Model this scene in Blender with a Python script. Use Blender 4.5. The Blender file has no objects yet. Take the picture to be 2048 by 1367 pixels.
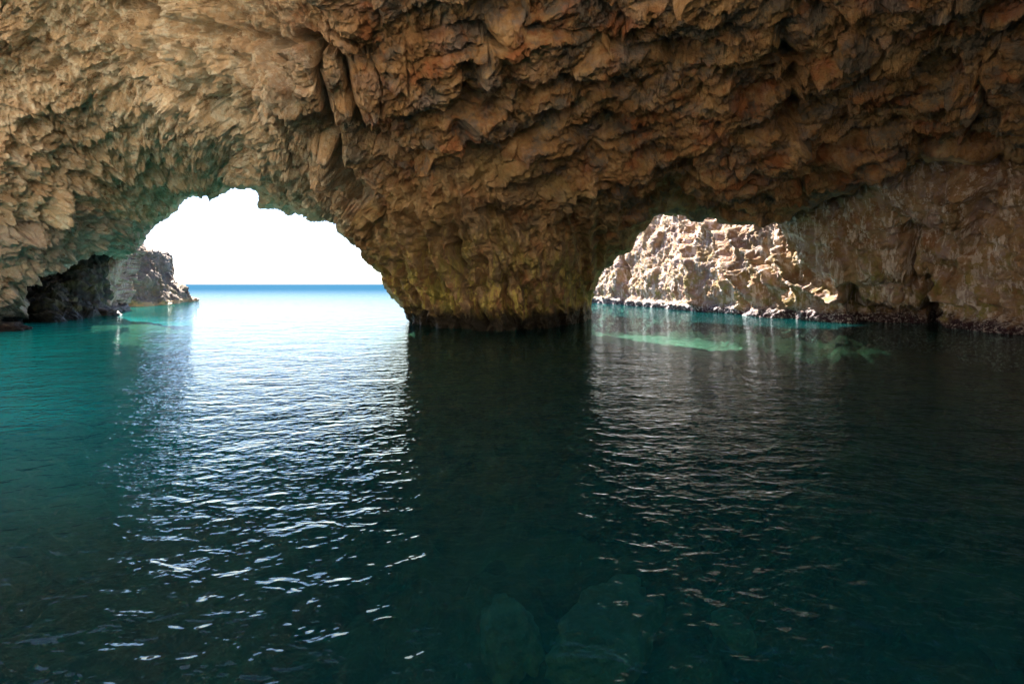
import bpy, math, random
import numpy as np
from mathutils import Vector

sc = bpy.context.scene
R = math.radians
# ------------------------------------------------------------------ camera, sky, sun, exposure
F_PX, W_PX, CX, HY, EYE = 1138.0, 2048.0, 1024.0, 568.0, 2.5
cam = bpy.data.cameras.new("Camera")
cam.sensor_width = 36.0
cam.lens = 36.0 * F_PX / W_PX
cam.shift_y = -(683.5 - HY) / W_PX
cam.clip_end = 30000
cam.clip_start = 0.1
camo = bpy.data.objects.new("Camera", cam)
camo.location = (0, 0, EYE)
camo.rotation_euler = (R(90), 0, 0)
sc.collection.objects.link(camo)
sc.camera = camo

SUN_AZ, SUN_EL = R(-26), R(38)          # azimuth from +Y towards +X
w = bpy.data.worlds.new("World")
sc.world = w
w.use_nodes = True
nt = w.node_tree
bg = nt.nodes["Background"]
sky = nt.nodes.new("ShaderNodeTexSky")
sky.sky_type = 'NISHITA'
sky.sun_disc = False
sky.sun_elevation = SUN_EL
sky.sun_rotation = SUN_AZ
sky.air_density = 0.6
sky.dust_density = 0.6
sky.ozone_density = 4.0
nt.links.new(sky.outputs[0], bg.inputs[0])
bg.inputs[1].default_value = 0.05

sl = bpy.data.lights.new("Sun", 'SUN')
sl.energy = 5.0
sl.angle = R(0.5)
sl.color = (1.0, 0.9, 0.78)
slo = bpy.data.objects.new("Sun", sl)
sd = Vector((math.sin(SUN_AZ) * math.cos(SUN_EL), math.cos(SUN_AZ) * math.cos(SUN_EL), math.sin(SUN_EL)))
slo.rotation_euler = (-sd).to_track_quat('-Z', 'Y').to_euler()
slo.location = (20, 40, 40)
sc.collection.objects.link(slo)

sc.view_settings.view_transform = 'Standard'
sc.view_settings.look = 'None'
sc.view_settings.exposure = 2.45
sc.view_settings.gamma = 1.0
sc.view_settings.use_curve_mapping = False
try:
    sc.cycles.use_denoising = True
    sc.cycles.denoiser = 'OPENIMAGEDENOISE'
    sc.cycles.max_bounces = 8
    sc.cycles.diffuse_bounces = 5
    sc.cycles.glossy_bounces = 4
    sc.cycles.transparent_max_bounces = 8
    sc.cycles.sample_clamp_indirect = 6.0
except Exception:
    pass

# ------------------------------------------------------------------ numpy noise
def _h(ix, iy, iz, seed):
    h = (ix.astype(np.uint32) * np.uint32(374761393) + iy.astype(np.uint32) * np.uint32(668265263)
         + iz.astype(np.uint32) * np.uint32(2147483647) + np.uint32((seed * 974634777 + 12345) & 0xffffffff))
    h ^= h >> np.uint32(13); h *= np.uint32(1274126177); h ^= h >> np.uint32(16)
    h *= np.uint32(2246822519); h ^= h >> np.uint32(13)
    return h

def hash01(ix, iy, iz, seed):
    return _h(ix, iy, iz, seed).astype(np.float32) / np.float32(4294967295.0)

_G = np.random.RandomState(3).normal(size=(256, 3)).astype(np.float32)
_G /= np.linalg.norm(_G, axis=1)[:, None]

def perlin(P, seed=0):
    Pi = np.floor(P).astype(np.int64)
    f = (P - Pi).astype(np.float32)
    u = f * f * f * (f * (f * 6 - 15) + 10)
    out = np.zeros(len(P), np.float32)
    for dx in (0, 1):
        wx = u[:, 0] if dx else 1 - u[:, 0]
        for dy in (0, 1):
            wy = u[:, 1] if dy else 1 - u[:, 1]
            for dz in (0, 1):
                wz = u[:, 2] if dz else 1 - u[:, 2]
                g = _G[_h(Pi[:, 0] + dx, Pi[:, 1] + dy, Pi[:, 2] + dz, seed) & np.uint32(255)]
                d = g[:, 0] * (f[:, 0] - dx) + g[:, 1] * (f[:, 1] - dy) + g[:, 2] * (f[:, 2] - dz)
                out += wx * wy * wz * d
    return out * 1.5

def fbm(P, octv=4, seed=0, gain=0.5, lac=2.03):
    a, s, o = 1.0, 1.0, np.zeros(len(P), np.float32)
    for k in range(octv):
        o += a * perlin(P * s + k * 17.3, seed + k)
        a *= gain; s *= lac
    return o

def ridged(P, octv=4, seed=0, gain=0.5, lac=2.1):
    a, s, o = 1.0, 1.0, np.zeros(len(P), np.float32)
    for k in range(octv):
        o += a * (1 - 2 * np.abs(perlin(P * s + k * 31.7, seed + k)))
        a *= gain; s *= lac
    return o

def worley(P, seed=0):
    """F1, F2 and a random number of the nearest cell"""
    Pi = np.floor(P).astype(np.int64)
    n = len(P)
    P = P.astype(np.float32)
    f1 = np.full(n, 9.0, np.float32); f2 = np.full(n, 9.0, np.float32); cid = np.zeros(n, np.float32); off = np.zeros((n, 3), np.float32)
    for dx in (-1, 0, 1):
        for dy in (-1, 0, 1):
            for dz in (-1, 0, 1):
                a, b, c = Pi[:, 0] + dx, Pi[:, 1] + dy, Pi[:, 2] + dz
                ox = a + hash01(a, b, c, seed) - P[:, 0]
                oy = b + hash01(a, b, c, seed + 11) - P[:, 1]
                oz = c + hash01(a, b, c, seed + 23) - P[:, 2]
                d = np.sqrt(ox * ox + oy * oy + oz * oz).astype(np.float32)
                m = d < f1
                f2 = np.where(m, f1, np.minimum(f2, d))
                cid = np.where(m, hash01(a, b, c, seed + 37), cid)
                off[m] = np.stack([ox[m], oy[m], oz[m]], -1)
                f1 = np.where(m, d, f1)
    return f1, f2, cid, off

def sst(a, b, x):
    t = np.clip((x - a) / (b - a), 0, 1)
    return t * t * (3 - 2 * t)

def frame(along, size_a, size_b, size_c):
    """3x3 matrix that stretches noise along one world direction"""
    a = np.array(along, float); a /= np.linalg.norm(a)
    t = np.array((0, 1, 0.15)); b = np.cross(a, t); b /= np.linalg.norm(b)
    c = np.cross(a, b)
    return np.array([a / size_a, b / size_b, c / size_c]).T

# ------------------------------------------------------------------ geometry helpers
def pts(px, py, Y):
    return np.stack([(px - CX) / F_PX * Y, Y, EYE + (HY - py) / F_PX * Y], -1)

def wl(py):                       # distance of the water line seen at this row
    return EYE * F_PX / (py - HY)

def rbf(ctrl):
    c = np.array(ctrl, float)
    x = c[:, :2] / 500.0
    v = np.log(c[:, 2])
    n = len(c)
    d = np.linalg.norm(x[:, None] - x[None], axis=2)
    K = d + 0.015 * -np.eye(n)
    A = np.zeros((n + 3, n + 3)); A[:n, :n] = K
    A[:n, n] = 1; A[:n, n + 1:] = x; A[n, :n] = 1; A[n + 1:, :n] = x.T
    sol = np.linalg.solve(A, np.concatenate([v, np.zeros(3)]))
    def f(px, py):
        q = np.stack([px, py], -1) / 500.0
        out = np.empty(len(q))
        for i in range(0, len(q), 50000):
            qq = q[i:i + 50000]
            dd = np.linalg.norm(qq[:, None] - x[None], axis=2)
            out[i:i + 50000] = dd @ sol[:n] + sol[n] + qq @ sol[n + 1:]
        return np.exp(out)
    return f

def inside(poly, x, y):
    p = np.array(poly, float); q = np.roll(p, -1, 0)
    r = np.zeros(len(x), bool)
    for (x0, y0), (x1, y1) in zip(p, q):
        if y0 == y1: continue
        c = ((y0 > y) != (y1 > y)) & (x < (x1 - x0) * (y - y0) / (y1 - y0) + x0)
        r ^= c
    return r

def seg_dist(line, x, y, closed=False):
    p = np.array(line, float)
    q = np.roll(p, -1, 0) if closed else p[1:]
    d = np.full(len(x), 1e9)
    for (x0, y0), (x1, y1) in zip(p, q):
        vx, vy = x1 - x0, y1 - y0
        t = np.clip(((x - x0) * vx + (y - y0) * vy) / (vx * vx + vy * vy + 1e-9), 0, 1)
        d = np.minimum(d, np.hypot(x - x0 - t * vx, y - y0 - t * vy))
    return d

def axis(lo, hi, a, b, step, grow=1.12, mx=60.0):
    """even steps between a and b, growing steps outside"""
    mid = list(np.arange(a, b + 1e-6, step))
    s, x, left = step, a, []
    while x > lo:
        s = min(s * grow, mx); x -= s; left.append(x)
    s, x, right = step, mid[-1], []
    while x < hi:
        s = min(s * grow, mx); x += s; right.append(x)
    return np.array(left[::-1] + mid + right)

def link_mesh(name, V, Fq, mat, smooth=True, parent=None):
    me = bpy.data.meshes.new(name)
    V = np.asarray(V, np.float32)
    Fq = np.asarray(Fq, np.int32)
    me.vertices.add(len(V)); me.vertices.foreach_set("co", V.ravel())
    k = Fq.shape[1]
    me.loops.add(Fq.size); me.loops.foreach_set("vertex_index", Fq.ravel())
    me.polygons.add(len(Fq))
    me.polygons.foreach_set("loop_start", np.arange(0, Fq.size, k, dtype=np.int32))
    me.polygons.foreach_set("loop_total", np.full(len(Fq), k, np.int32))
    me.polygons.foreach_set("use_smooth", np.full(len(Fq), smooth))
    me.update(calc_edges=True); me.validate()
    me.materials.append(mat)
    o = bpy.data.objects.new(name, me)
    sc.collection.objects.link(o)
    if parent: o.parent = parent
    return o

def tag(o, label=None, cat=None, group=None, kind=None):
    if label: o["label"] = label
    if cat: o["category"] = cat
    if group: o["group"] = group
    if kind: o["kind"] = kind
    return o

# ------------------------------------------------------------------ rock relief
def grooves(px, py, lst):
    d = np.zeros(len(px), np.float32)
    for line, wd, dp in lst:
        d += dp * np.exp(-(seg_dist(line, px, py) / wd) ** 2)
    return d

def blocks(P, M, seed, warp=0.2, crack=0.07, tilt=0.8, crk=0.3):
    """broken rock: every cell a tilted facet at its own height, with narrow cracks between"""
    Q = P @ M
    Q = Q + warp * np.stack([fbm(Q * 1.1 + 5, 2, seed + 1), fbm(Q * 1.1 + 9, 2, seed + 2), fbm(Q * 1.1 + 13, 2, seed + 3)], -1)
    f1, f2, cid, off = worley(Q, seed)
    k = (cid * 65535).astype(np.int64)
    g = _G[(k * 7 + seed) & 255]
    edge = f2 - f1
    return (0.8 * (cid - 0.5) * sst(0.0, 0.12, edge) + tilt * np.sum(off * g, 1) * sst(0, 0.1, edge)
            - crk * (1 - sst(0, crack, edge)) * np.where(cid > 0.4, 1.0, 0.3))

class Sheet:
    """A rock face: smooth base surface seen over a region, then real relief along its normals"""
    def __init__(s, xs, ys, depth, poly, curl=(26.0, 2.5)):
        gx, gy = np.meshgrid(xs, ys)
        s.shape = gx.shape
        s.px, s.py = gx.ravel(), gy.ravel()
        s.inside = inside(poly, s.px, s.py)
        s.edge = seg_dist(poly, s.px, s.py, True)
        Y = depth(s.px, s.py)
        s.smooth = pts(s.px, s.py, Y)
        wdt, amt = curl
        t = np.clip(1 - s.edge / wdt, 0, 1)
        s.curl = amt * (1 - np.sqrt(np.clip(1 - t * t, 0, 1)))
        s.Y = Y
        B = s.smooth.reshape(s.shape + (3,))
        dx = np.gradient(B, axis=1); dy = np.gradient(B, axis=0)
        n = np.cross(dx, dy).reshape(-1, 3)
        n /= np.linalg.norm(n, axis=1)[:, None] + 1e-12
        eye = np.array((0, 0, EYE))
        flip = np.sum(n * (eye - s.smooth), 1) < 0
        n[flip] *= -1
        s.n = n
        ray = s.smooth - eye
        s.ray = ray / np.linalg.norm(ray, axis=1)[:, None]
    def finish(s, disp, vec=None):
        s.P = s.smooth + s.n * disp[:, None] + s.ray * s.curl[:, None]
        if vec is not None: s.P = s.P + vec
    def faces(s, mask=None):
        h, wd = s.shape
        idx = np.arange(h * wd).reshape(h, wd)
        a, b, c, d = idx[:-1, :-1].ravel(), idx[:-1, 1:].ravel(), idx[1:, 1:].ravel(), idx[1:, :-1].ravel()
        ins = s.inside if mask is None else s.inside & mask
        k = (ins[a].astype(int) + ins[b] + ins[c] + ins[d]) >= 3
        return np.stack([a, d, c, b], 1)[k]
    def build(s, name, mat, F, rim=None):
        """rim(px,py) -> list of world offsets that carry the open edge outwards, so that the rock has thickness"""
        V = s.P
        if rim is not None:
            e = np.concatenate([F[:, [0, 1]], F[:, [1, 2]], F[:, [2, 3]], F[:, [3, 0]]])
            key = np.sort(e, 1)
            _, inv, cnt = np.unique(key[:, 0].astype(np.int64) * 10000000 + key[:, 1], return_inverse=True, return_counts=True)
            be = e[cnt[inv] == 1]
            sel = rim(s.px, s.py, None)
            be = be[sel[be[:, 0]] & sel[be[:, 1]]]
            used = np.unique(be)
            prev = {}
            cur = used.copy(); F2 = []
            mp = np.full(len(V), -1); mp[used] = np.arange(len(used))
            offs = rim(s.px[used], s.py[used], s.P[used])
            Vn = [V]; base = len(V); last = used
            for k, off in enumerate(offs):
                jit = 0.35 * np.stack([fbm((s.P[used] + off) * 0.8, 3, 71 + k + j) for j in range(3)], -1) * min(1, k + 0.5)
                Vn.append(s.P[used] + off + jit)
                new = base + np.arange(len(used))
                F2.append(np.stack([last[mp[be[:, 1]]], last[mp[be[:, 0]]], new[mp[be[:, 0]]], new[mp[be[:, 1]]]], 1))
                last = new; base += len(used)
            V = np.concatenate(Vn); F = np.concatenate([F] + F2)
        u, inv = np.unique(F, return_inverse=True)
        return link_mesh(name, V[u], inv.reshape(F.shape), mat)

# ------------------------------------------------------------------ materials
def new_mat(name):
    m = bpy.data.materials.new(name); m.use_nodes = True
    t = m.node_tree; t.nodes.clear()
    return m, t

class NT:
    def __init__(s, t): s.t = t
    def n(s, typ, **kw):
        nd = s.t.nodes.new(typ)
        for k, v in kw.items(): setattr(nd, k, v)
        return nd
    def l(s, a, b): s.t.links.new(a, b)
    def pos(s):
        return s.n("ShaderNodeNewGeometry").outputs["Position"]
    def mapping(s, vec, scale=(1, 1, 1), rot=(0, 0, 0), loc=(0, 0, 0)):
        m = s.n("ShaderNodeMapping"); s.l(vec, m.inputs[0])
        m.inputs["Scale"].default_value = scale; m.inputs["Rotation"].default_value = rot; m.inputs["Location"].default_value = loc
        return m.outputs[0]
    def noise(s, vec, scale, detail=4, rough=0.55, dist=0.0):
        n = s.n("ShaderNodeTexNoise"); s.l(vec, n.inputs["Vector"])
        n.inputs["Scale"].default_value = scale; n.inputs["Detail"].default_value = detail
        n.inputs["Roughness"].default_value = rough; n.inputs["Distortion"].default_value = dist
        return n.outputs[0]
    def voro(s, vec, scale, feature='F1'):
        n = s.n("ShaderNodeTexVoronoi"); n.feature = feature; s.l(vec, n.inputs["Vector"])
        n.inputs["Scale"].default_value = scale
        return n.outputs[0]
    def ramp(s, fac, stops):
        r = s.n("ShaderNodeValToRGB"); s.l(fac, r.inputs[0])
        e = r.color_ramp.elements
        while len(e) < len(stops): e.new(0.5)
        for el, (p, c) in zip(e, stops):
            el.position = p; el.color = c if len(c) == 4 else (*c, 1)
        return r.outputs[0]
    def rng(s, v, a, b, c=0.0, d=1.0):
        m = s.n("ShaderNodeMapRange"); m.interpolation_type = 'SMOOTHSTEP'; s.l(v, m.inputs[0])
        for i, x in zip((1, 2, 3, 4), (a, b, c, d)): m.inputs[i].default_value = x
        return m.outputs[0]
    def mix(s, fac, a, b, mode='MIX'):
        m = s.n("ShaderNodeMix"); m.data_type = 'RGBA'; m.blend_type = mode
        for i, x in ((0, fac), (6, a), (7, b)):
            if hasattr(x, "is_output"): s.l(x, m.inputs[i])
            elif i == 0: m.inputs[0].default_value = x
            else: m.inputs[i].default_value = (*x, 1)
        return m.outputs[2]
    def math(s, op, a, b=0.0, c=None):
        m = s.n("ShaderNodeMath"); m.operation = op
        for i, x in ((0, a), (1, b), (2, c)):
            if x is None: continue
            if hasattr(x, "is_output"): s.l(x, m.inputs[i])
            else: m.inputs[i].default_value = x
        return m.outputs[0]
    def sep(s, v):
        x = s.n("ShaderNodeSeparateXYZ"); s.l(v, x.inputs[0]); return x.outputs

def rock_mat(name, c0, c1, c2, red=0.35, green=0.2, grey=0.25, lilac=0.0, band=(0.05, 0.03, 0.035), crust=0.0, streak=(0.5, 0.5, 0.5), streak_f=0.0, band_h=0.8, pale=0.0, streak_low=False):
    m, t = new_mat(name); k = NT(t)
    P = k.pos()
    X, Y, Z = k.sep(P)
    big = k.noise(P, 0.22, 5, 0.6)
    med = k.noise(P, 1.1, 6, 0.62, 0.4)
    fine = k.noise(P, 7.0, 5, 0.65)
    col = k.ramp(med, [(0.28, c0), (0.5, c1), (0.72, c2)])
    # red iron stains, green algae, grey-blue patches: broad patches of their own shape
    n1 = k.noise(k.mapping(P, loc=(13, 4, 7)), 0.55, 5, 0.65)
    col = k.mix(k.math('MULTIPLY', k.rng(n1, 0.50, 0.66), red), col, (0.36, 0.14, 0.06))
    n2 = k.noise(k.mapping(P, loc=(-7, 21, 3)), 0.7, 5, 0.65)
    low = k.rng(Z, 6.5, 1.0)
    col = k.mix(k.math('MULTIPLY', k.rng(n2, 0.45, 0.63), k.math('MULTIPLY_ADD', low, green, green * 0.25)), col, (0.30, 0.30, 0.09))
    n3 = k.noise(k.mapping(P, loc=(31, -4, 17)), 0.6, 5, 0.7)
    col = k.mix(k.math('MULTIPLY', k.rng(n3, 0.47, 0.62), grey), col, (0.15, 0.155, 0.15))
    if lilac:
        n4 = k.noise(k.mapping(P, loc=(3, 14, -17)), 0.8, 5, 0.7)
        col = k.mix(k.math('MULTIPLY', k.rng(n4, 0.48, 0.64), lilac), col, (0.46, 0.37, 0.40))
    if streak_f:
        st = k.noise(k.mapping(P, scale=(1.6, 1.6, 0.28), rot=(0, R(-14), 0)), 1.5, 5, 0.7)
        col = k.mix(k.math('MULTIPLY', k.rng(st, 0.50, 0.62), k.math('MULTIPLY', low, streak_f) if streak_low else streak_f), col, streak)
    if pale:   # lighter left side and pale crusts: part lichen, part painted-in light off the water
        n5 = k.noise(k.mapping(P, loc=(9, -3, 5)), 1.9, 9, 0.75)
        side = k.rng(k.math('ADD', X, k.math('MULTIPLY', n2, 8.0)), 0.0, -9.0)
        col = k.mix(k.math('MULTIPLY', side, 0.8 * pale), col, (0.78, 0.65, 0.48))
        col = k.mix(k.math('MULTIPLY', k.rng(n5, 0.47, 0.60), k.math('MULTIPLY', side, pale)), col, (0.86, 0.82, 0.70))
        n6 = k.noise(k.mapping(P, loc=(-9, 23, 5)), 1.1, 8, 0.75)
        col = k.mix(k.math('MULTIPLY', k.rng(n6, 0.55, 0.64), k.math('MULTIPLY', side, 0.8)), col, (0.22, 0.13, 0.06))
    # small grain
    col = k.mix(k.rng(fine, 0.35, 0.7, 0.0, 0.45), col, (0.5, 0.38, 0.26), 'OVERLAY')
    col = k.mix(k.rng(big, 0.3, 0.7, 0.45, 0.0), col, (0.55, 0.46, 0.38), 'MULTIPLY')
    # tide line: dark wet weed band (painted sunlight on the headland) and barnacle crust close to the water
    zz = k.math('ADD', Z, k.math('MULTIPLY', k.math('SUBTRACT', k.noise(P, 0.8, 6, 0.75), 0.5), 2.2))
    bandf = k.rng(zz, band_h * 1.1, band_h * 0.45) if band_h > 0 else k.math('MULTIPLY', zz, 0.0)
    col = k.mix(bandf, col, band)
    if crust:
        cr = k.math('MULTIPLY', k.rng(zz, band_h * 1.6, band_h * 0.6), k.rng(k.noise(P, 6.0, 7, 0.75), 0.50, 0.60))
        cr = k.math('MULTIPLY', cr, crust)
        col = k.mix(cr, col, (0.62, 0.58, 0.6))
    bs = k.n("ShaderNodeBsdfPrincipled")
    k.l(col, bs.inputs["Base Color"])
    k.l(k.rng(bandf, 0, 1, 0.85, 0.45), bs.inputs["Roughness"])
    bs.inputs["Specular IOR Level"].default_value = 0.25
    # fine grain and pitting below the size of the mesh
    h = k.math('ADD', k.math('MULTIPLY', k.noise(P, 5.0, 8, 0.68, 0.3), 0.30), k.math('MULTIPLY', k.voro(P, 4.0), 0.10))
    h = k.math('ADD', h, k.math('MULTIPLY', k.noise(P, 20.0, 5, 0.7), 0.11))
    b = k.n("ShaderNodeBump"); b.inputs["Strength"].default_value = 0.9; b.inputs["Distance"].default_value = 0.55
    k.l(h, b.inputs["Height"]); k.l(b.outputs[0], bs.inputs["Normal"])
    o = k.n("ShaderNodeOutputMaterial"); k.l(bs.outputs[0], o.inputs[0])
    return m

M_ceiling = rock_mat("rock_ochre", (0.15, 0.075, 0.035), (0.43, 0.26, 0.125), (0.64, 0.46, 0.27), red=0.95, green=0.35, grey=0.8, lilac=0.22, pale=0.95)
M_pillar = rock_mat("rock_pillar", (0.15, 0.09, 0.045), (0.39, 0.27, 0.145), (0.58, 0.44, 0.26), red=0.5, green=0.8, grey=0.35, band=(0.035, 0.03, 0.022), band_h=1.25, streak=(0.56, 0.50, 0.15), streak_f=1.0, streak_low=True)
M_right = rock_mat("rock_right", (0.22, 0.13, 0.08), (0.42, 0.29, 0.18), (0.58, 0.46, 0.34), red=0.5, green=0.7, grey=0.2, lilac=0.8, band=(0.05, 0.02, 0.035), crust=0.9, streak=(0.78, 0.71, 0.70), streak_f=0.9, band_h=0.85)
M_left = rock_mat("rock_left", (0.22, 0.20, 0.19), (0.44, 0.41, 0.39), (0.62, 0.59, 0.57), red=0.3, green=0.25, grey=0.3, lilac=0.45, streak=(0.6, 0.52, 0.5), streak_f=0.5, band=(0.04, 0.03, 0.03), pale=0.4)
M_recess_shade = rock_mat("rock_recess_shade", (0.03, 0.035, 0.04), (0.07, 0.08, 0.09), (0.14, 0.14, 0.14), red=0.1, green=0.3, grey=0.2, lilac=0.15, band=(0.02, 0.02, 0.022))  # shade of the recess put into a dark rock colour
M_column_lit = rock_mat("rock_column", (0.30, 0.22, 0.18), (0.52, 0.42, 0.35), (0.72, 0.62, 0.54), red=0.5, green=0.2, grey=0.3, lilac=0.5, band=(0.05, 0.04, 0.04), streak=(0.78, 0.7, 0.66), streak_f=0.6)  # pinkish light on the recess corner put into its rock colour
M_head = rock_mat("rock_headland", (0.17, 0.15, 0.13), (0.33, 0.29, 0.26), (0.5, 0.45, 0.40), red=0.2, green=0.3, grey=0.4, lilac=0.3, band=(0.72, 0.5, 0.28), streak=(0.5, 0.45, 0.42), streak_f=0.4, band_h=0.6)  # golden band paints sunlight on the foot of the headland
M_bed = rock_mat("rock_seabed", (0.03, 0.028, 0.02), (0.07, 0.062, 0.045), (0.13, 0.115, 0.085), red=0.3, green=0.12, grey=0.2, band=(0.12, 0.115, 0.085), band_h=-30)
M_pale = rock_mat("rock_pale", (0.05, 0.055, 0.04), (0.13, 0.15, 0.12), (0.26, 0.28, 0.23), red=0.3, green=0.3, grey=0.5, band_h=-30)

M_bounce = rock_mat("rock_bounce", (0.60, 0.53, 0.43), (0.74, 0.67, 0.56), (0.82, 0.76, 0.66), red=0.15, green=0.1, grey=0.1, band=(0.2, 0.16, 0.12))  # kept pale so the added cliff and shelf bounce more light

def add_sand(m):
    k = NT(m.node_tree)
    bs = [n for n in m.node_tree.nodes if n.type == 'BSDF_PRINCIPLED'][0]
    old = bs.inputs["Base Color"].links[0].from_socket
    at_ = k.n("ShaderNodeAttribute"); at_.attribute_name = "sand"
    c = k.ramp(k.noise(k.pos(), 0.6, 5, 0.6), [(0.3, (0.6, 0.58, 0.48)), (0.7, (0.8, 0.77, 0.66))])
    k.l(k.mix(at_.outputs["Fac"], old, c), bs.inputs["Base Color"])
add_sand(M_bed)

def water_mat():
    m, t = new_mat("sea_water"); k = NT(t); P = k.pos()
    X, Y, Z = k.sep(P)
    flat = k.mapping(P, scale=(0.75, 1.0, 0.0), rot=(0, 0, R(-14)))
    n1 = k.noise(flat, 0.8, 2, 0.5, 0.3)
    n2 = k.noise(flat, 3.8, 2, 0.45, 0.6)
    n3 = k.noise(flat, 11, 1, 0.4, 0.3)
    far = k.rng(Y, 12, 50, 1.0, 0.3)
    n2 = k.math('MULTIPLY', n2, far); n3 = k.math('MULTIPLY', n3, far)
    h = k.math('ADD', k.math('MULTIPLY', n1, 0.085), k.math('MULTIPLY', n2, 0.05))
    h = k.math('ADD', h, k.math('MULTIPLY', n3, 0.013))
    b = k.n("ShaderNodeBump"); b.inputs["Strength"].default_value = 1.0; b.inputs["Distance"].default_value = 1.0
    k.l(h, b.inputs["Height"])
    fr = k.n("ShaderNodeFresnel"); fr.inputs[0].default_value = 1.33; k.l(b.outputs[0], fr.inputs[1])
    gl = k.n("ShaderNodeBsdfGlossy"); gl.inputs["Roughness"].default_value = 0.03; gl.inputs["Color"].default_value = (0.76, 0.91, 1, 1); k.l(b.outputs[0], gl.inputs["Normal"])
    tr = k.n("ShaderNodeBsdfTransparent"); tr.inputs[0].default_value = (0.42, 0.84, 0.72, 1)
    df = k.n("ShaderNodeBsdfDiffuse"); df.inputs[0].default_value = (0.002, 0.06, 0.13, 1)
    # the bay is shallow in the cave and deep blue outside
    deep = k.rng(Y, 60, 130)
    df2 = k.n("ShaderNodeBsdfDiffuse"); df2.inputs[0].default_value = (0.001, 0.54, 0.56, 1)  # turquoise of sunlit shallows, painted as diffuse colour on the left
    lit_teal = k.n("ShaderNodeMixShader"); k.l(k.math('MULTIPLY_ADD', k.math('MULTIPLY', k.rng(k.math('ADD', k.math('MULTIPLY_ADD', Y, 0.6, X), k.math('MULTIPLY', k.noise(P, 0.2, 3), 5.0)), 6.0, -5.0), k.math('MULTIPLY', k.rng(Y, 4, 12), k.rng(Y, 46, 30, 0.12, 1.0))), 0.92, 0.05), lit_teal.inputs[0]); k.l(tr.outputs[0], lit_teal.inputs[1]); k.l(df2.outputs[0], lit_teal.inputs[2])
    body = k.n("ShaderNodeMixShader"); k.l(deep, body.inputs[0]); k.l(lit_teal.outputs[0], body.inputs[1]); k.l(df.outputs[0], body.inputs[2])
    refl = k.math('MULTIPLY', fr.outputs[0], k.rng(k.math('LOGARITHM', k.math('MAXIMUM', Y, 1.0), 10.0), 1.5, 2.5, 0.78, 0.06))
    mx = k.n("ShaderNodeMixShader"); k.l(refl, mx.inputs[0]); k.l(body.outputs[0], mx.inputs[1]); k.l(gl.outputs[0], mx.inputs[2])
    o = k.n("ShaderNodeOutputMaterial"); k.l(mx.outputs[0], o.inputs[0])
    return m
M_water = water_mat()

# ------------------------------------------------------------------ main cave sheet: roof, pillar between the arches, left wall
L_ARCH = [(254,515),(262,506),(264,498),(271,494),(287,471),(307,448),(333,433),(348,417),(376,394),(425,390),(450,384),(463,376),(490,378),(517,377),
          (521,389),(519,402),(527,412),(540,417),(563,422),(589,430),(614,434),(640,443),(671,453),(689,471),(717,489),(727,512),(745,538),
          (760,545),(768,563),(788,589),(809,614),(829,643),(850,720),(865,790)]
R_ARCH = [(1170,790),(1178,700),(1183,632),(1186,596),(1193,563),(1203,543),(1229,512),(1260,499),(1270,481),(1300,456),(1321,439),(1357,436),(1408,439),
          (1459,443),(1510,450),(1562,456),(1620,418),(1700,385),(1770,352),(1845,328),(1900,325),(1950,332),(2048,325),(2200,300),(2600,220),(2950,150)]
L_FOOT = [(-440,60),(-360,200),(-300,340),(-240,480),(-220,560),(-220,800),(0,800),(42,700),(44,633),(51,615),(49,594),(44,580),(49,563),(66,545),(90,543),(115,533),(143,518),(164,508),(185,505),(209,508)]
POLY_A = [(-60,-340),(-160,-150),(-300,0)] + L_FOOT + L_ARCH + R_ARCH + [(2950,-420)]
CTRL_A = [(-900,-1400,7),(0,-1400,7.5),(1024,-1400,8),(2000,-1400,7.5),(2950,-1400,7),
 (-900,-500,12),(0,-500,15),(1024,-500,13),(2048,-500,12.5),(2950,-500,11),
 (-900,0,16),(-300,0,23),(0,0,25),(280,-10,25),(500,0,20.5),(1024,0,20),(1500,0,19.5),(2048,0,18),(2950,0,14),
 (-900,300,18),(0,200,27),(200,200,29),(350,230,30),(450,250,28.5),(390,130,24.5),(530,200,22.5),(600,200,21.5),(800,200,22.5),(1024,200,24),(1500,200,24.5),(2048,200,22),(2600,150,17),
 (0,350,28),(150,350,31),(300,350,35.5),(450,350,38),(475,300,33),(530,290,27),(520,377,36),(520,330,30),(600,330,28.5),(700,300,25.5),(600,390,34),(640,443,37),(689,471,36.5),(660,380,30),(750,420,29),
 (1024,350,27),(900,450,28.5),(1024,500,29.6),(970,600,30.6),(1000,660,30.9),(1000,780,31.2),(829,643,38),(850,740,38),(800,560,35),(760,545,37),(860,600,33.5),
 (1100,600,33),(1150,620,37),(1183,632,42),(1175,740,42),(1186,596,43),(1140,540,34.5),(1229,512,39),(1300,456,37.5),(1357,436,37),(1459,443,35.5),(1562,456,34.5),
 (1250,400,31.5),(1400,380,31),(1300,300,28.5),(1500,330,28.5),(1620,418,33),(1700,385,31),(1845,328,28.2),(2048,325,25.2),(2300,280,22),(2600,220,19.5),(2950,150,17),
 (-500,500,21),(-200,500,25.5),(-200,680,wl(680)),(-400,690,wl(690)),(0,500,29.5),(0,645,34),(44,633,36),(20,760,34),(-500,780,22),(90,543,33.5),(150,450,32.5),(164,508,36.5),(209,508,41),
 (250,450,39),(262,506,46),(287,471,45),(333,433,43.5),(425,390,42),(463,376,41)]
STEP = 1.5
xsA = axis(-900, 2950, -60, 2110, STEP, 1.10, 70)
ysA = axis(-1400, 800, -40, 690, STEP, 1.12, 70)
A = Sheet(xsA, ysA, rbf(CTRL_A), POLY_A, curl=(24, 1.6))
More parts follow.
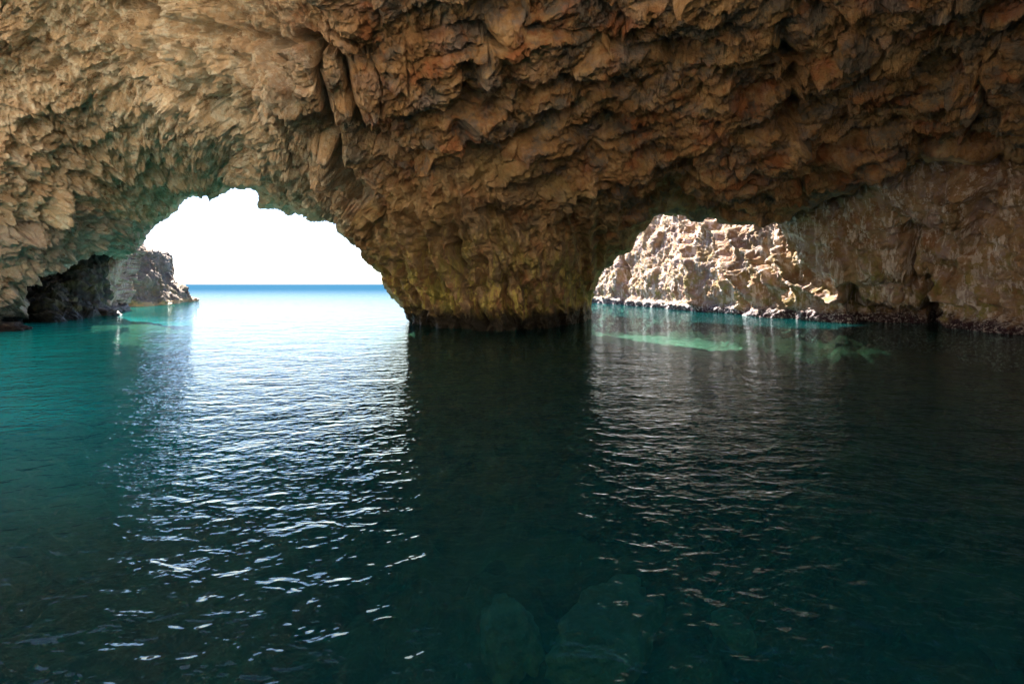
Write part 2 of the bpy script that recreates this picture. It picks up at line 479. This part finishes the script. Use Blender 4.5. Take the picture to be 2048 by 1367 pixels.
GRV = [  # crevices and ledges of the roof, as they run over it
 ([(290,-20),(330,15),(400,45),(470,70),(540,85),(600,82)],13,-1.1),
 ([(590,70),(625,110),(645,190),(668,260),(690,340),(720,400)],9,-1.3),
 ([(690,120),(700,170),(712,225),(738,285),(770,300)],8,-0.9),
 ([(620,95),(680,110),(740,120)],14,-0.9),
 ([(930,110),(925,180),(915,250),(960,300)],16,-0.6),
 ([(880,40),(980,60),(1010,130),(985,240)],18,-0.5),
 ([(940,300),(1010,285),(1075,260)],11,-0.8),
 ([(1035,430),(1000,425),(1060,470)],13,-0.8),
 ([(1010,560),(1015,600),(1022,650)],10,-1.0),
 ([(972,525),(978,575)],13,-1.0),
 ([(915,480),(935,540),(955,600),(975,640)],6,-0.9),
 ([(905,560),(925,610),(945,650)],6,-0.8),
 ([(795,540),(820,580),(850,620)],12,-0.7),
 ([(1200,150),(1120,230),(1050,265)],9,-0.5),
 ([(1560,60),(1590,150),(1580,260),(1500,330)],14,-0.55),
 ([(1900,120),(1930,170),(2000,180)],12,-0.6),
 ([(1310,410),(1330,390),(1380,405)],16,-0.9),
 ([(1590,330),(1660,300),(1760,270),(1850,240)],8,-0.5),
 ([(1500,390),(1600,350),(1700,330),(1800,300)],9,-0.6),
 ([(1200,240),(1300,215),(1400,190),(1480,140)],8,-0.5),
 ([(40,240),(120,215),(200,180),(260,150)],14,-0.7),
 ([(150,110),(90,140),(20,150)],14,-0.6),
 ([(0,300),(60,330),(110,350)],10,0.6),
 ([(0,460),(50,450),(90,420),(95,370)],12,0.8),
 ([(300,125),(380,155),(430,185),(475,235)],8,0.6),
 ([(215,330),(300,345),(380,330),(470,330)],9,0.7),
 ([(0,520),(60,520),(120,500)],9,0.5),
 ([(485,340),(500,355),(520,380),(527,405)],9,0.9),
]
def relief_A(s):
    P, px, py = s.smooth, s.px, s.py
    wob = 40 * perlin(P * 0.3, 88)
    left = sst(540, 430, px + wob - 0.25 * (py - 150)) * sst(-0.5, 0.5, np.ones(len(px)))
    lowp = sst(320, 450, py + 1.5 * wob) * sst(730, 800, px) * sst(1290, 1190, px)
    mid = sst(880, 760, px + wob) * (1 - left) * (1 - lowp)
    right = np.clip(1 - left - mid - lowp, 0, 1)
    d = 0.75 * fbm(P * 0.16, 2, 1) + 0.40 * fbm(P * 0.4, 3, 5)
    rough = sst(-0.35, 0.35, fbm(P * 0.28, 3, 8))              # smooth slabs next to shattered rock
    M1 = frame((0.93, 0.1, 0.36), 4.2, 1.6, 1.8); M1b = frame((0.85, 0.0, 0.5), 1.5, 0.62, 0.7)
    M2 = frame((0.34, 0.05, -0.94), 3.6, 1.25, 1.4); M2b = frame((0.25, 0, -0.96), 1.3, 0.5, 0.6)
    M3 = frame((0.24, 0.0, -0.97), 4.5, 0.95, 1.2); M3b = frame((0.22, 0, -0.97), 1.5, 0.42, 0.5)
    b1 = 1.05 * blocks(P, M1, 11) + (0.08 + 0.18 * rough) * blocks(P, M1b, 14)
    b2 = 1.05 * blocks(P, M2, 21) + (0.14 + 0.26 * rough) * blocks(P, M2b, 24)
    across = P[:, 0] + 0.30 * P[:, 2] + 0.25 * fbm(P * 0.35, 2, 26)
    bed = -0.36 * P[:, 0] + 0.93 * P[:, 2] + 0.25 * P[:, 1] + 0.7 * fbm(P * 0.25, 3, 16)
    saw = np.abs((bed / 1.5) % 1.0 - 0.8); saw = np.minimum(saw / 0.8, 1.0)
    saw2 = ((bed / 0.55 + 0.37) % 1.0)
    led = sst(-0.3, 0.4, fbm(P * 0.3, 2, 18)); led2 = sst(-0.1, 0.5, fbm(P * 0.45, 2, 19))
    strata = -0.55 * led * saw ** 2 + 0.16 * led2 * (saw2 - 0.5)
    fl = np.stack([across * 0.95, 0 * across + 3.3, P[:, 2] * 0.10], -1)
    b3 = 1.0 * ridged(fl, 2, 30, 0.6) + 0.5 * blocks(P, M3, 31, 0.1, tilt=0.4) + (0.10 + 0.15 * rough) * blocks(P, M3b, 34, 0.15)
    b4 = 0.55 * blocks(P, np.eye(3) / 2.2, 41) + 0.50 * ridged(P * 0.75, 4, 44, 0.55) + 0.26 * blocks(P, np.eye(3) / 0.7, 47)
    u = (0.85 * P[:, 1] - 0.5 * P[:, 2] + 0.25 * P[:, 0]) / 1.5 + 1.1 * fbm(P * 0.42, 3, 61)
    u2 = (0.85 * P[:, 1] - 0.5 * P[:, 2] - 0.3 * P[:, 0]) / 0.62 + 1.0 * fbm(P * 0.9, 3, 67)
    b4 = b4 + 0.50 * (0.5 - u % 1.0) * sst(-0.3, 0.2, fbm(P * 0.3, 2, 65)) + 0.20 * (0.5 - u2 % 1.0) * sst(-0.2, 0.3, fbm(P * 0.5, 2, 69))
    d = d + right * (b1 + strata) + mid * (b2 + 0.4 * strata) + lowp * b3 + left * b4
    d += 0.4 * lowp * sst(520, 420, py) * strata
    d += 0.11 * ridged(P * 1.6, 5, 51, 0.62) + 0.07 * fbm(P * 3.5, 4, 55, 0.7) + 0.11 * blocks(P, np.eye(3) / 0.33, 58, 0.15)
    s.n = s.n * (1 - 0.8 * lowp[:, None]) + np.array((-0.15, -0.98, 0.0)) * (0.8 * lowp[:, None])
    s.n /= np.linalg.norm(s.n, axis=1)[:, None]
    d += grooves(px + 0.5 * wob * 0.3, py + 6 * perlin(P * 0.9, 63), GRV)
    fade = np.where(px < 560, sst(0, 36, s.edge) * 0.8 + 0.2, sst(0, 24, s.edge) * 0.65 + 0.35)
    return (d * fade).astype(np.float64)
vecA = 0.16 * np.stack([fbm(A.smooth * 1.1, 3, 91), fbm(A.smooth * 1.1, 3, 94), fbm(A.smooth * 1.1, 3, 97)], -1)
A.finish(relief_A(A), vecA)

def rim_A(px, py, P):
    if P is None:
        return (py > 100) & (px > -480) & (py < 780)
    n = len(px)
    up = sst(1180, 1240, px) * sst(1720, 1640, px)                       # lip of the right arch: the rock goes up behind it
    upl = sst(700, 620, px) * sst(262, 290, px) * sst(620, 500, py)     # lip of the left arch
    u = np.maximum(up, upl)
    sides = 1 - u
    ray = P - np.array((0, 0, EYE)); ray /= np.linalg.norm(ray, axis=1)[:, None]
    offs = []
    for k, (b, h) in enumerate(((1.6, 0.1), (2.8, 0.3), (4.0, 1.2), (5.2, 5.0))):
        inward = np.where(px < 500, -1.0, np.where(px < 1010, 1.0, -1.0))
        inward = np.where(px > 1640, 0.0, inward) * (0.15 + 0.25 * k)
        inward = np.where(px < 262, 0.0, inward)
        o2 = ray * np.where(px < 258, 1.2 + 5.5 * k, 1.2 + 1.9 * k)[:, None] + np.stack([inward, np.zeros(n), np.zeros(n)], -1)
        o1 = ray * (b * (1 + 1.0 * sst(1390, 1470, px)))[:, None] + np.stack([np.where(px < 500, -0.35, np.where(px < 1000, 0.35, 0.0)) * (h + 0.3), np.zeros(n), np.full(n, h)], -1)
        offs.append(o1 * u[:, None] + o2 * sides[:, None])
    return offs

PILLAR = [(829,900),(790,640),(700,460),(740,400),(880,330),(1000,300),(1120,350),(1230,420),(1290,470),(1220,540),(1200,900)]
wobx = 26 * fbm(A.smooth * 0.35, 3, 301); woby = 26 * fbm(A.smooth * 0.35, 3, 305)
in_p = inside(PILLAR, A.px + wobx, A.py + woby)
LEFTW = [(-1000,330),(-500,400),(0,445),(70,440),(110,385),(190,400),(250,420),(300,440),(330,425),(300,520),(262,530),(60,900),(-1000,900)]
in_l = inside(LEFTW, A.px + 0.6 * wobx, A.py + 0.6 * woby)
FA = A.faces()
fp = in_p[FA[:, 0]]; fl = in_l[FA[:, 0]] & ~fp
def rim_on(sel):
    def f(px, py, P):
        return rim_A(px, py, P)
    return f
# only the outer edge of the whole sheet is carried outwards, not the seams between roof, pillar and wall
eA = np.concatenate([FA[:, [0, 1]], FA[:, [1, 2]], FA[:, [2, 3]], FA[:, [3, 0]]])
kk = np.sort(eA, 1)
_, inv_, cnt_ = np.unique(kk[:, 0].astype(np.int64) * 10000000 + kk[:, 1], return_inverse=True, return_counts=True)
edge_v = np.zeros(len(A.px), bool); edge_v[np.unique(eA[cnt_[inv_] == 1])] = True
def rim_true(px, py, P):
    if P is None: return rim_A(px, py, None) & edge_v
    return rim_A(px, py, P)
roof = A.build("cave_ceiling", M_ceiling, FA[~fp & ~fl], rim_true)
tag(roof, "rugged brown rock roof of the sea cave arching over the water", "cave roof", kind="structure")
pil = A.build("rock_pillar", M_pillar, FA[fp], rim_true)
tag(pil, "massive fluted rock pillar standing in the water between the two arches", "rock pillar")
lw = A.build("cave_wall", M_left, FA[fl], rim_true)
tag(lw, "greyish left cave wall sloping down to the water beside the dark recess", "rock wall")

# ------------------------------------------------------------------ right wall, running out behind the pillar
CTRL_B = [(1100,601,85),(1185,605,77),(1330,616,59.5),(1500,630,46),(1600,638,40.8),(1690,645,37.2),(1720,648,38.2),(1800,652,36.5),(1890,655,35.5),(1915,655,33),(1980,661,30.6),(2048,668,28.6),(2300,690,23.5),(2700,720,18.5),
 (1100,700,85),(1330,700,59),(1690,740,37),(2048,780,28.5),(2700,860,18),
 (1100,420,96),(1185,560,80),(1330,440,67),(1330,360,70),(1400,540,54.5),(1500,440,48),(1500,330,49.5),(1600,440,40.3),(1700,400,35.5),(1700,520,36.3),(1800,520,34.8),(1845,340,31),(1845,240,30),(1960,500,31),(2048,330,27.5),(2048,500,28.3),(2048,220,27),(2300,290,23.5),(2300,180,23),(2700,200,18.5),(2700,100,18)]
POLY_B = [(1090,400),(1090,760),(2750,900),(2750,60),(2300,140),(2048,200),(1845,230),(1680,300),(1600,345),(1480,350),(1330,350),(1200,390)]
xsB = axis(1060, 2750, 1170, 2110, STEP, 1.12, 50)
ysB = axis(50, 900, 300, 690, STEP, 1.12, 40)
B = Sheet(xsB, ysB, rbf(CTRL_B), POLY_B, curl=(10, 1.0))
GRVB = [([(1706,570),(1708,600),(1710,670)],9,-1.4),([(1862,555),(1870,600),(1885,670)],16,-1.4),([(1720,630),(1800,640),(1890,640)],20,-1.1),([(1740,600),(1790,612),(1880,605)],8,-0.5),
 ([(1820,450),(1830,500),(1835,560)],8,-0.7),([(1500,470),(1560,560),(1610,610)],7,0.6),([(1440,445),(1480,520),(1530,600)],7,0.6),([(1385,450),(1400,520),(1420,610)],6,0.5),
 ([(1575,500),(1600,560),(1690,600)],7,0.5),([(1690,480),(1700,540),(1680,600)],6,0.5),([(1935,350),(1975,360),(2010,350)],18,1.1),([(1960,390),(1975,480),(2020,600)],9,0.6),
 ([(1810,470),(1850,455),(1880,470)],12,-0.6),([(1905,560),(1930,610),(1940,640)],12,0.5),([(1260,510),(1262,560),(1265,620)],3,-1.6),([(1490,570),(1500,620)],9,-0.6),([(1580,570),(1590,640)],9,-0.8),([(1545,580),(1548,610)],9,-0.6)]
P = B.smooth
MB1 = frame((0.30, -0.2, -0.93), 2.8, 0.9, 1.1); MB2 = frame((0.2, -0.1, -0.95), 1.0, 0.4, 0.5)
MB0 = frame((0.05, 0.35, -0.9), 7.0, 1.5, 1.8)
acr = P @ np.array((0.75, 0.66, 0.0)) - 0.40 * P[:, 2] + 0.6 * fbm(P * 0.3, 2, 199)     # runs of drip rock leaning down the wall
runs = np.stack([acr * 0.34, 0 * acr + 1.7, P[:, 2] * 0.09], -1)
dB = 0.5 * fbm(P * 0.2, 2, 201) + 0.75 * ridged(runs, 4, 203, 0.45) + 0.32 * blocks(P, MB0, 211, 0.25, tilt=0.6)
rb = sst(-0.2, 0.4, fbm(P * 0.3, 3, 207))
dB += (0.05 + 0.14 * rb) * blocks(P, MB2, 214) + (0.05 + 0.15 * rb) * blocks(P, MB1, 216, tilt=0.5)
dB += 0.10 * ridged(P @ frame((0.25, -0.1, -0.95), 1.6, 0.6, 0.6), 4, 221, 0.6) + 0.06 * fbm(P * 4, 4, 225, 0.7) + 0.13 * blocks(P, np.eye(3) / 0.42, 228, 0.15)
dB += 1.7 * grooves(B.px + 5 * perlin(P * 0.8, 231), B.py, GRVB)
# worn notch and barnacle shelf along the water line
z = P[:, 2]
dB += 0.35 * np.exp(-((z - 0.25) / 0.3) ** 2) * (0.6 + 0.8 * perlin(P * 1.2, 236)) - 0.35 * np.exp(-((z - 1.0) / 0.5) ** 2)
vecB = 0.14 * np.stack([fbm(P * 1.2, 3, 241), fbm(P * 1.2, 3, 244), fbm(P * 1.2, 3, 247)], -1)
B.finish(dB, vecB)
def rim_B(px, py, P):
    if P is None: return (py < 420)
    n = len(px)
    return [np.stack([np.full(n, 0.35 * a), np.full(n, 0.4 * a), np.full(n, 0.3 * a)], -1) for a in (2, 5, 9, 15)]
rw = B.build("rock_wall", M_right, B.faces(), rim_B)
tag(rw, "streaked ochre and lilac rock wall lit behind the right arch, barnacles along its waterline", "rock wall")

# ------------------------------------------------------------------ back of the recess on the left; shade and lit corner are in the colours
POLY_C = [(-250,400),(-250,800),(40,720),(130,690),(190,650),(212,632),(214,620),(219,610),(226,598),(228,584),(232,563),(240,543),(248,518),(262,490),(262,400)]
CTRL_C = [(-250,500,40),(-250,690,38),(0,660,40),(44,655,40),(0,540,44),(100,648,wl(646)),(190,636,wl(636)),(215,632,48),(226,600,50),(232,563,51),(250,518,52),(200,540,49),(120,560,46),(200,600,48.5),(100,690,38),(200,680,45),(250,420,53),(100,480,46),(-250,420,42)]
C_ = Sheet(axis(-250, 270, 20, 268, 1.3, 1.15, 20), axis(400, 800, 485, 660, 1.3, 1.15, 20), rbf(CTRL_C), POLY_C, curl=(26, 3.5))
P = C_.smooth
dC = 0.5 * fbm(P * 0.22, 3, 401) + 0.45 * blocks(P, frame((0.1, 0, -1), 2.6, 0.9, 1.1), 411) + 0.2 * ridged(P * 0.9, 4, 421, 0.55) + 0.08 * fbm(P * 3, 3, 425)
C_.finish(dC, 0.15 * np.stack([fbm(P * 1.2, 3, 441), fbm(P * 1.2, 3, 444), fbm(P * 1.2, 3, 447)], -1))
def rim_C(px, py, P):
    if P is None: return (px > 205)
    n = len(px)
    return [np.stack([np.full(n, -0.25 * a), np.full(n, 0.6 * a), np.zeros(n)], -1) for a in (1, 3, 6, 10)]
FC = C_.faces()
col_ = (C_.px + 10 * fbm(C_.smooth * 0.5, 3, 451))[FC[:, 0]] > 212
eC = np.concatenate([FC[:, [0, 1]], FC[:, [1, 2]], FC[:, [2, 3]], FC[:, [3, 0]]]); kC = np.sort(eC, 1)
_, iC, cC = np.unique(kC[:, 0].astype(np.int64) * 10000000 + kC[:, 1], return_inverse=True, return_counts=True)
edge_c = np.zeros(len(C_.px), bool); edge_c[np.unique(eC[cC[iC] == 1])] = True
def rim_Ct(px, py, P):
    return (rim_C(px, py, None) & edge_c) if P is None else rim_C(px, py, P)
cw = C_.build("recess_wall", M_recess_shade, FC[~col_], rim_Ct)
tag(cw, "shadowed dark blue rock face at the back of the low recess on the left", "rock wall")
cc = C_.build("rock_column", M_column_lit, FC[col_], rim_Ct)
tag(cc, "narrow rock column, coloured pale pink as if lit, at the corner between the dark recess and the left arch", "rock column")

# ------------------------------------------------------------------ headland beyond the left arch
POLY_D = [(150,480),(150,680),(300,660),(380,640),(392,604),(385,599),(374,594),(367,588),(361,577),(349,572),(338,559),(332,547),(328,529),(324,510),(320,500),(310,497),(301,500),(287,496),(264,498),(220,494)]
CTRL_D = [(150,615,62),(226,612,65),(295,614,64),(338,608,71),(365,604,78),(385,601,84),(390,640,84),(150,500,66),(264,498,68),(300,499,69),(320,505,76),(330,550,77),(300,560,66),(349,572,79),(230,560,66),(300,660,64),(150,680,62)]
D_ = Sheet(axis(150, 400, 200, 396, 1.0, 1.15, 20), axis(470, 680, 486, 618, 1.0, 1.15, 20), rbf(CTRL_D), POLY_D, curl=(10, 4.0))
P = D_.smooth
dD = 0.6 * fbm(P * 0.2, 3, 501) + 0.6 * blocks(P, frame((0.25, 0, -1), 3.4, 1.2, 1.5), 511) + 0.3 * ridged(P * 0.6, 4, 521, 0.55) + 0.12 * fbm(P * 2, 3, 525)
D_.finish(dD, 0.2 * np.stack([fbm(P * 0.9, 3, 541), fbm(P * 0.9, 3, 544), fbm(P * 0.9, 3, 547)], -1))
def rim_D(px, py, P):
    if P is None: return (py < 602)
    n = len(px)
    return [np.stack([np.full(n, -0.45 * a), np.full(n, 0.8 * a), np.full(n, -0.1 * a)], -1) for a in (1, 4, 9, 16)]
hd = D_.build("sea_cliff", M_head, D_.faces(), rim_D)
tag(hd, "grey headland with a flat top and waterline coloured golden as if sunlit seen through the left arch", "sea cliff")

# ------------------------------------------------------------------ loose rocks
def boulder(name, c, size, rot, mat, seed, label, cat="rock", group=None, rough=0.35, sub=5):
    import bmesh
    bm = bmesh.new(); bmesh.ops.create_icosphere(bm, subdivisions=sub, radius=1.0)
    V = np.array([v.co[:] for v in bm.verts]); Fq = np.array([[v.index for v in f.verts] for f in bm.faces]); bm.free()
    d = rough * fbm(V * 1.3 + seed, 3, seed) + 0.5 * rough * blocks(V + seed * 3, np.eye(3) / 0.55, seed + 5) + 0.25 * rough * ridged(V * 3 + seed, 3, seed + 7)
    V = V * (1 + d)[:, None]
    V = np.sign(V) * np.abs(V) ** 0.85 * np.array(size)
    a = rot; V = V @ np.array([[math.cos(a), math.sin(a), 0], [-math.sin(a), math.cos(a), 0], [0, 0, 1]])
    o = link_mesh(name, V, Fq, mat)
    o.location = c
    return tag(o, label, cat, group)
def at(px, py, z):
    Y = (EYE - z) * F_PX / (py - HY)
    return Vector(((px - CX) / F_PX * Y, Y, z))
boulder("rock_ledge", at(208, 631, 0.0) + Vector((-0.4, 0.3, 0.1)), (1.15, 1.0, 0.40), 0.1, M_column_lit, 3, "low sunlit rock ledge at the foot of the recess corner", "rock ledge")
boulder("rock_ledge", at(-2, 662, 0.0) + Vector((-0.2, 0.3, 0.05)), (1.1, 0.8, 0.36), 0.2, M_left, 9, "small pale rock ledge at the waterline below the left wall", "rock ledge")
boulder("shore_rock", at(378, 602, 0.0) + Vector((0, 0, 0.1)), (1.2, 1.2, 0.4), 0.5, M_head, 12, "tiny dark rock off the tip of the far headland", "rock")

def twig(px, py, Y, seed):
    """dry bare twigs rooted in the lip of the right arch"""
    rs = random.Random(seed); V = []; F = []
    def seg(p, d, r, n, depth):
        ring = None
        for k in range(n + 1):
            rr = r * (1 - 0.75 * k / n)
            a = d.cross(Vector((0, 1, 0.1))).normalized(); b = d.cross(a).normalized()
            base = len(V)
            for q in range(5):
                t = q * 2 * math.pi / 5
                V.append(tuple(p + a * (math.cos(t) * rr) + b * (math.sin(t) * rr)))
            if ring is not None:
                for q in range(5): F.append((ring + q, ring + (q + 1) % 5, base + (q + 1) % 5, base + q))
            ring = base
            if depth and k in (2, 4, 5):
                seg(p.copy(), (d + Vector((rs.uniform(-.9, .9), rs.uniform(-.6, .6), rs.uniform(-.7, .9)))).normalized(), rr * 0.7, 4, depth - 1)
            d = (d + Vector((rs.uniform(-.35, .35), rs.uniform(-.35, .35), rs.uniform(-.3, .35)))).normalized()
            p = p + d * (0.22 if depth else 0.14)
    c = Vector(((px - CX) / F_PX * Y, Y, EYE + (HY - py) / F_PX * Y))
    seg(c, Vector((1, -0.2, 0.25)).normalized(), 0.035, 7, 2)
    return link_mesh("dry_twigs", V, F, M_twig)
M_twig, t_ = new_mat("dry_wood"); k_ = NT(t_); b_ = k_.n("ShaderNodeBsdfPrincipled")
k_.l(k_.ramp(k_.noise(k_.pos(), 9, 4), [(0.3, (0.25, 0.18, 0.12)), (0.7, (0.5, 0.42, 0.32))]), b_.inputs["Base Color"]); b_.inputs["Roughness"].default_value = 0.9
k_.l(b_.outputs[0], k_.n("ShaderNodeOutputMaterial").inputs[0])
tag(twig(1226, 513, 38.6, 4), "bare dry twigs sticking out of the upper left lip of the right arch", "twigs", "dry twigs on the lip of the right arch")
tag(twig(1204, 528, 40.0, 8), "bare dry twigs low on the left edge of the right arch", "twigs", "dry twigs on the lip of the right arch")

# ------------------------------------------------------------------ the rest of the cave around and behind the camera
th = np.linspace(-math.pi, math.pi, 220); ph = np.linspace(-0.25, math.pi / 2, 70)
TT, PP = np.meshgrid(th, ph)
H = np.stack([np.sin(TT) * np.cos(PP) * 30, 8 + np.cos(TT) * np.cos(PP) * 25, np.sin(PP) * 15.5], -1).reshape(-1, 3)
N = H - np.array((0, 8, 0)); N /= np.linalg.norm(N, axis=1)[:, None]
H = H - N * (0.9 * fbm(H * 0.2, 3, 601) + 0.5 * blocks(H, np.eye(3) / 1.8, 611) + 0.25 * ridged(H * 0.7, 3, 621))[:, None]
x, y, z = H[:, 0], H[:, 1], H[:, 2]
keep = np.where(x > 0, y < 13, y < 10)
# unseen side and rear opened to let light in, right kept to block it
keep &= (x > 7 + 2 * perlin(H * 0.2, 633)) & (y > -18)
idx = np.arange(len(H)).reshape(TT.shape)
a, b, c, d = idx[:-1, :-1].ravel(), idx[:-1, 1:].ravel(), idx[1:, 1:].ravel(), idx[1:, :-1].ravel()
kf = keep[a] & keep[b] & keep[c] & keep[d]
Fh = np.stack([a, b, c, d], 1)[kf]
u, inv = np.unique(Fh, return_inverse=True)
back = link_mesh("cave_ceiling", H[u], inv.reshape(Fh.shape), M_ceiling)
tag(back, "brown rock of the cave behind the viewer", "cave roof", kind="structure")

# unseen pale cliff added behind the viewer to bounce sunlight into the cave
tt = np.linspace(-1.25, 1.0, 260); zz = np.linspace(-3, 46, 80)
T2, Z2 = np.meshgrid(tt, zz)
Cc = np.stack([np.sin(T2) * 70 - 8, 26 - np.cos(T2) * 70 - 0.25 * Z2 + 36 * sst(0.0, -0.4, T2), Z2], -1).reshape(-1, 3)
nn = np.stack([-np.sin(T2), np.cos(T2), 0 * T2], -1).reshape(-1, 3)
Cc = Cc + nn * (2.0 * fbm(Cc * 0.08, 3, 651) + 1.2 * blocks(Cc, frame((0.1, 0.1, 1), 7, 3, 3), 655) + 0.5 * ridged(Cc * 0.3, 4, 661))[:, None]
idx = np.arange(len(Cc)).reshape(T2.shape)
Fc = np.stack([idx[:-1, :-1].ravel(), idx[1:, :-1].ravel(), idx[1:, 1:].ravel(), idx[:-1, 1:].ravel()], 1)
tag(link_mesh("bounce_cliff", Cc, Fc, M_bounce), "added pale cliff out of view, bouncing sunlight into the cave", "cliff", kind="structure")

# unseen bright shelf added on the left to bounce sunlight onto the roof
bx, by = np.meshgrid(np.linspace(-60, -13, 160), np.linspace(-14, 26, 140))
Bb = np.stack([bx.ravel(), by.ravel(), 0 * bx.ravel()], -1)
inl = np.minimum(-Bb[:, 0] - (1.02 * np.clip(Bb[:, 1], 6, 99) + 4.0), 12)
Bb[:, 2] = np.clip(0.22 * inl, -2.5, 1.6) + 0.25 * fbm(Bb * 0.5, 4, 671)
idx = np.arange(len(Bb)).reshape(bx.shape)
Fb = np.stack([idx[:-1, :-1].ravel(), idx[:-1, 1:].ravel(), idx[1:, 1:].ravel(), idx[1:, :-1].ravel()], 1)
tag(link_mesh("bounce_beach", Bb, Fb, M_bounce), "added pale pebble shelf out of view, bouncing sunlight onto the cave roof", "bounce_beach", kind="structure")

# ------------------------------------------------------------------ seabed
xs = axis(-140, 140, -22, 22, 0.14, 1.12, 6); ys = axis(-30, 260, 2, 34, 0.14, 1.12, 8)
gx, gy = np.meshgrid(xs, ys); gx = gx.ravel(); gy = gy.ravel()
S = np.stack([gx, gy, np.zeros_like(gx)], -1)
base = -1.7 - 0.16 * np.clip(gy - 4, 0, 8) + 0.09 * np.clip(gy - 16, 0, 16) - 0.1 * np.clip(gy - 45, 0, 200)
sandy = sst(0.0, -7.0, gx + 0.55 * gy + 3.0 * fbm(S * 0.25, 3, 701)) * sst(6, 12, gy + 3.0 * fbm(S * 0.3, 3, 704))
sandy = np.maximum(sandy, sst(7.0, 3.0, np.hypot(gx - 9.8 + 0.2 * (gy - 39), (gy - 39) * 0.45) * 1.3 + 1.5 * fbm(S * 0.3, 3, 707)))  # pale patch added where the sun pool falls, so that it shows turquoise
base = base * (1 - sandy) + np.maximum(base, -1.6) * sandy
rock = 0.55 * fbm(S * 0.35, 3, 711) + 0.5 * blocks(S, np.eye(3) / 1.3, 721) + 0.28 * blocks(S, np.eye(3) / 0.45, 724) + 0.1 * ridged(S * 2, 3, 727)
S[:, 2] = base + rock * (1 - 0.85 * sandy) * sst(200, 60, gy) - 0.1
S[:, 2] = np.minimum(S[:, 2], -0.55)
idx = np.arange(len(gx)).reshape(len(ys), len(xs))
Fs = np.stack([idx[:-1, :-1].ravel(), idx[:-1, 1:].ravel(), idx[1:, 1:].ravel(), idx[1:, :-1].ravel()], 1)
bed = link_mesh("seabed", S, Fs, M_bed)
bed.data.attributes.new("sand", 'FLOAT', 'POINT').data.foreach_set("value", sandy.astype(np.float32))
tag(bed, "dark rocky seabed with pale sand glowing turquoise on the left", "seabed", kind="structure")

GB = "boulders under the water"
boulder("submerged_boulder", at(1015, 1275, -1.5), (0.30, 0.5, 0.3), 0.2, M_pale, 21, "pale green submerged boulder left of the largest one near the bottom edge", "boulder", GB)
boulder("submerged_boulder", at(1215, 1270, -1.5), (0.46, 0.95, 0.34), -0.45, M_pale, 25, "largest pale submerged boulder, long and cracked, under clear water", "boulder", GB)
boulder("submerged_boulder", at(1465, 1262, -1.5), (0.19, 0.28, 0.2), 0.3, M_pale, 29, "small round pale submerged boulder right of the largest one", "boulder", GB, 0.15)

# ------------------------------------------------------------------ water: one closed body, surface to the horizon
xs = np.array([-9000, -2000, -400, -100, -30, 0, 30, 100, 400, 2000, 9000.0]); ys = np.array([-60, -20, 0, 20, 40, 70, 120, 300, 1000, 3000, 12000.0])
gx, gy = np.meshgrid(xs, ys); n = gx.size
top = np.stack([gx.ravel(), gy.ravel(), np.zeros(n)], -1); bot = top.copy(); bot[:, 2] = -45
idx = np.arange(n).reshape(gx.shape)
q = np.stack([idx[:-1, :-1].ravel(), idx[:-1, 1:].ravel(), idx[1:, 1:].ravel(), idx[1:, :-1].ravel()], 1)
ring = np.concatenate([idx[0, :-1], idx[:-1, -1], idx[-1, :0:-1], idx[:0:-1, 0]])
nx = np.roll(ring, -1)
side = np.stack([ring, ring + n, nx + n, nx], 1)
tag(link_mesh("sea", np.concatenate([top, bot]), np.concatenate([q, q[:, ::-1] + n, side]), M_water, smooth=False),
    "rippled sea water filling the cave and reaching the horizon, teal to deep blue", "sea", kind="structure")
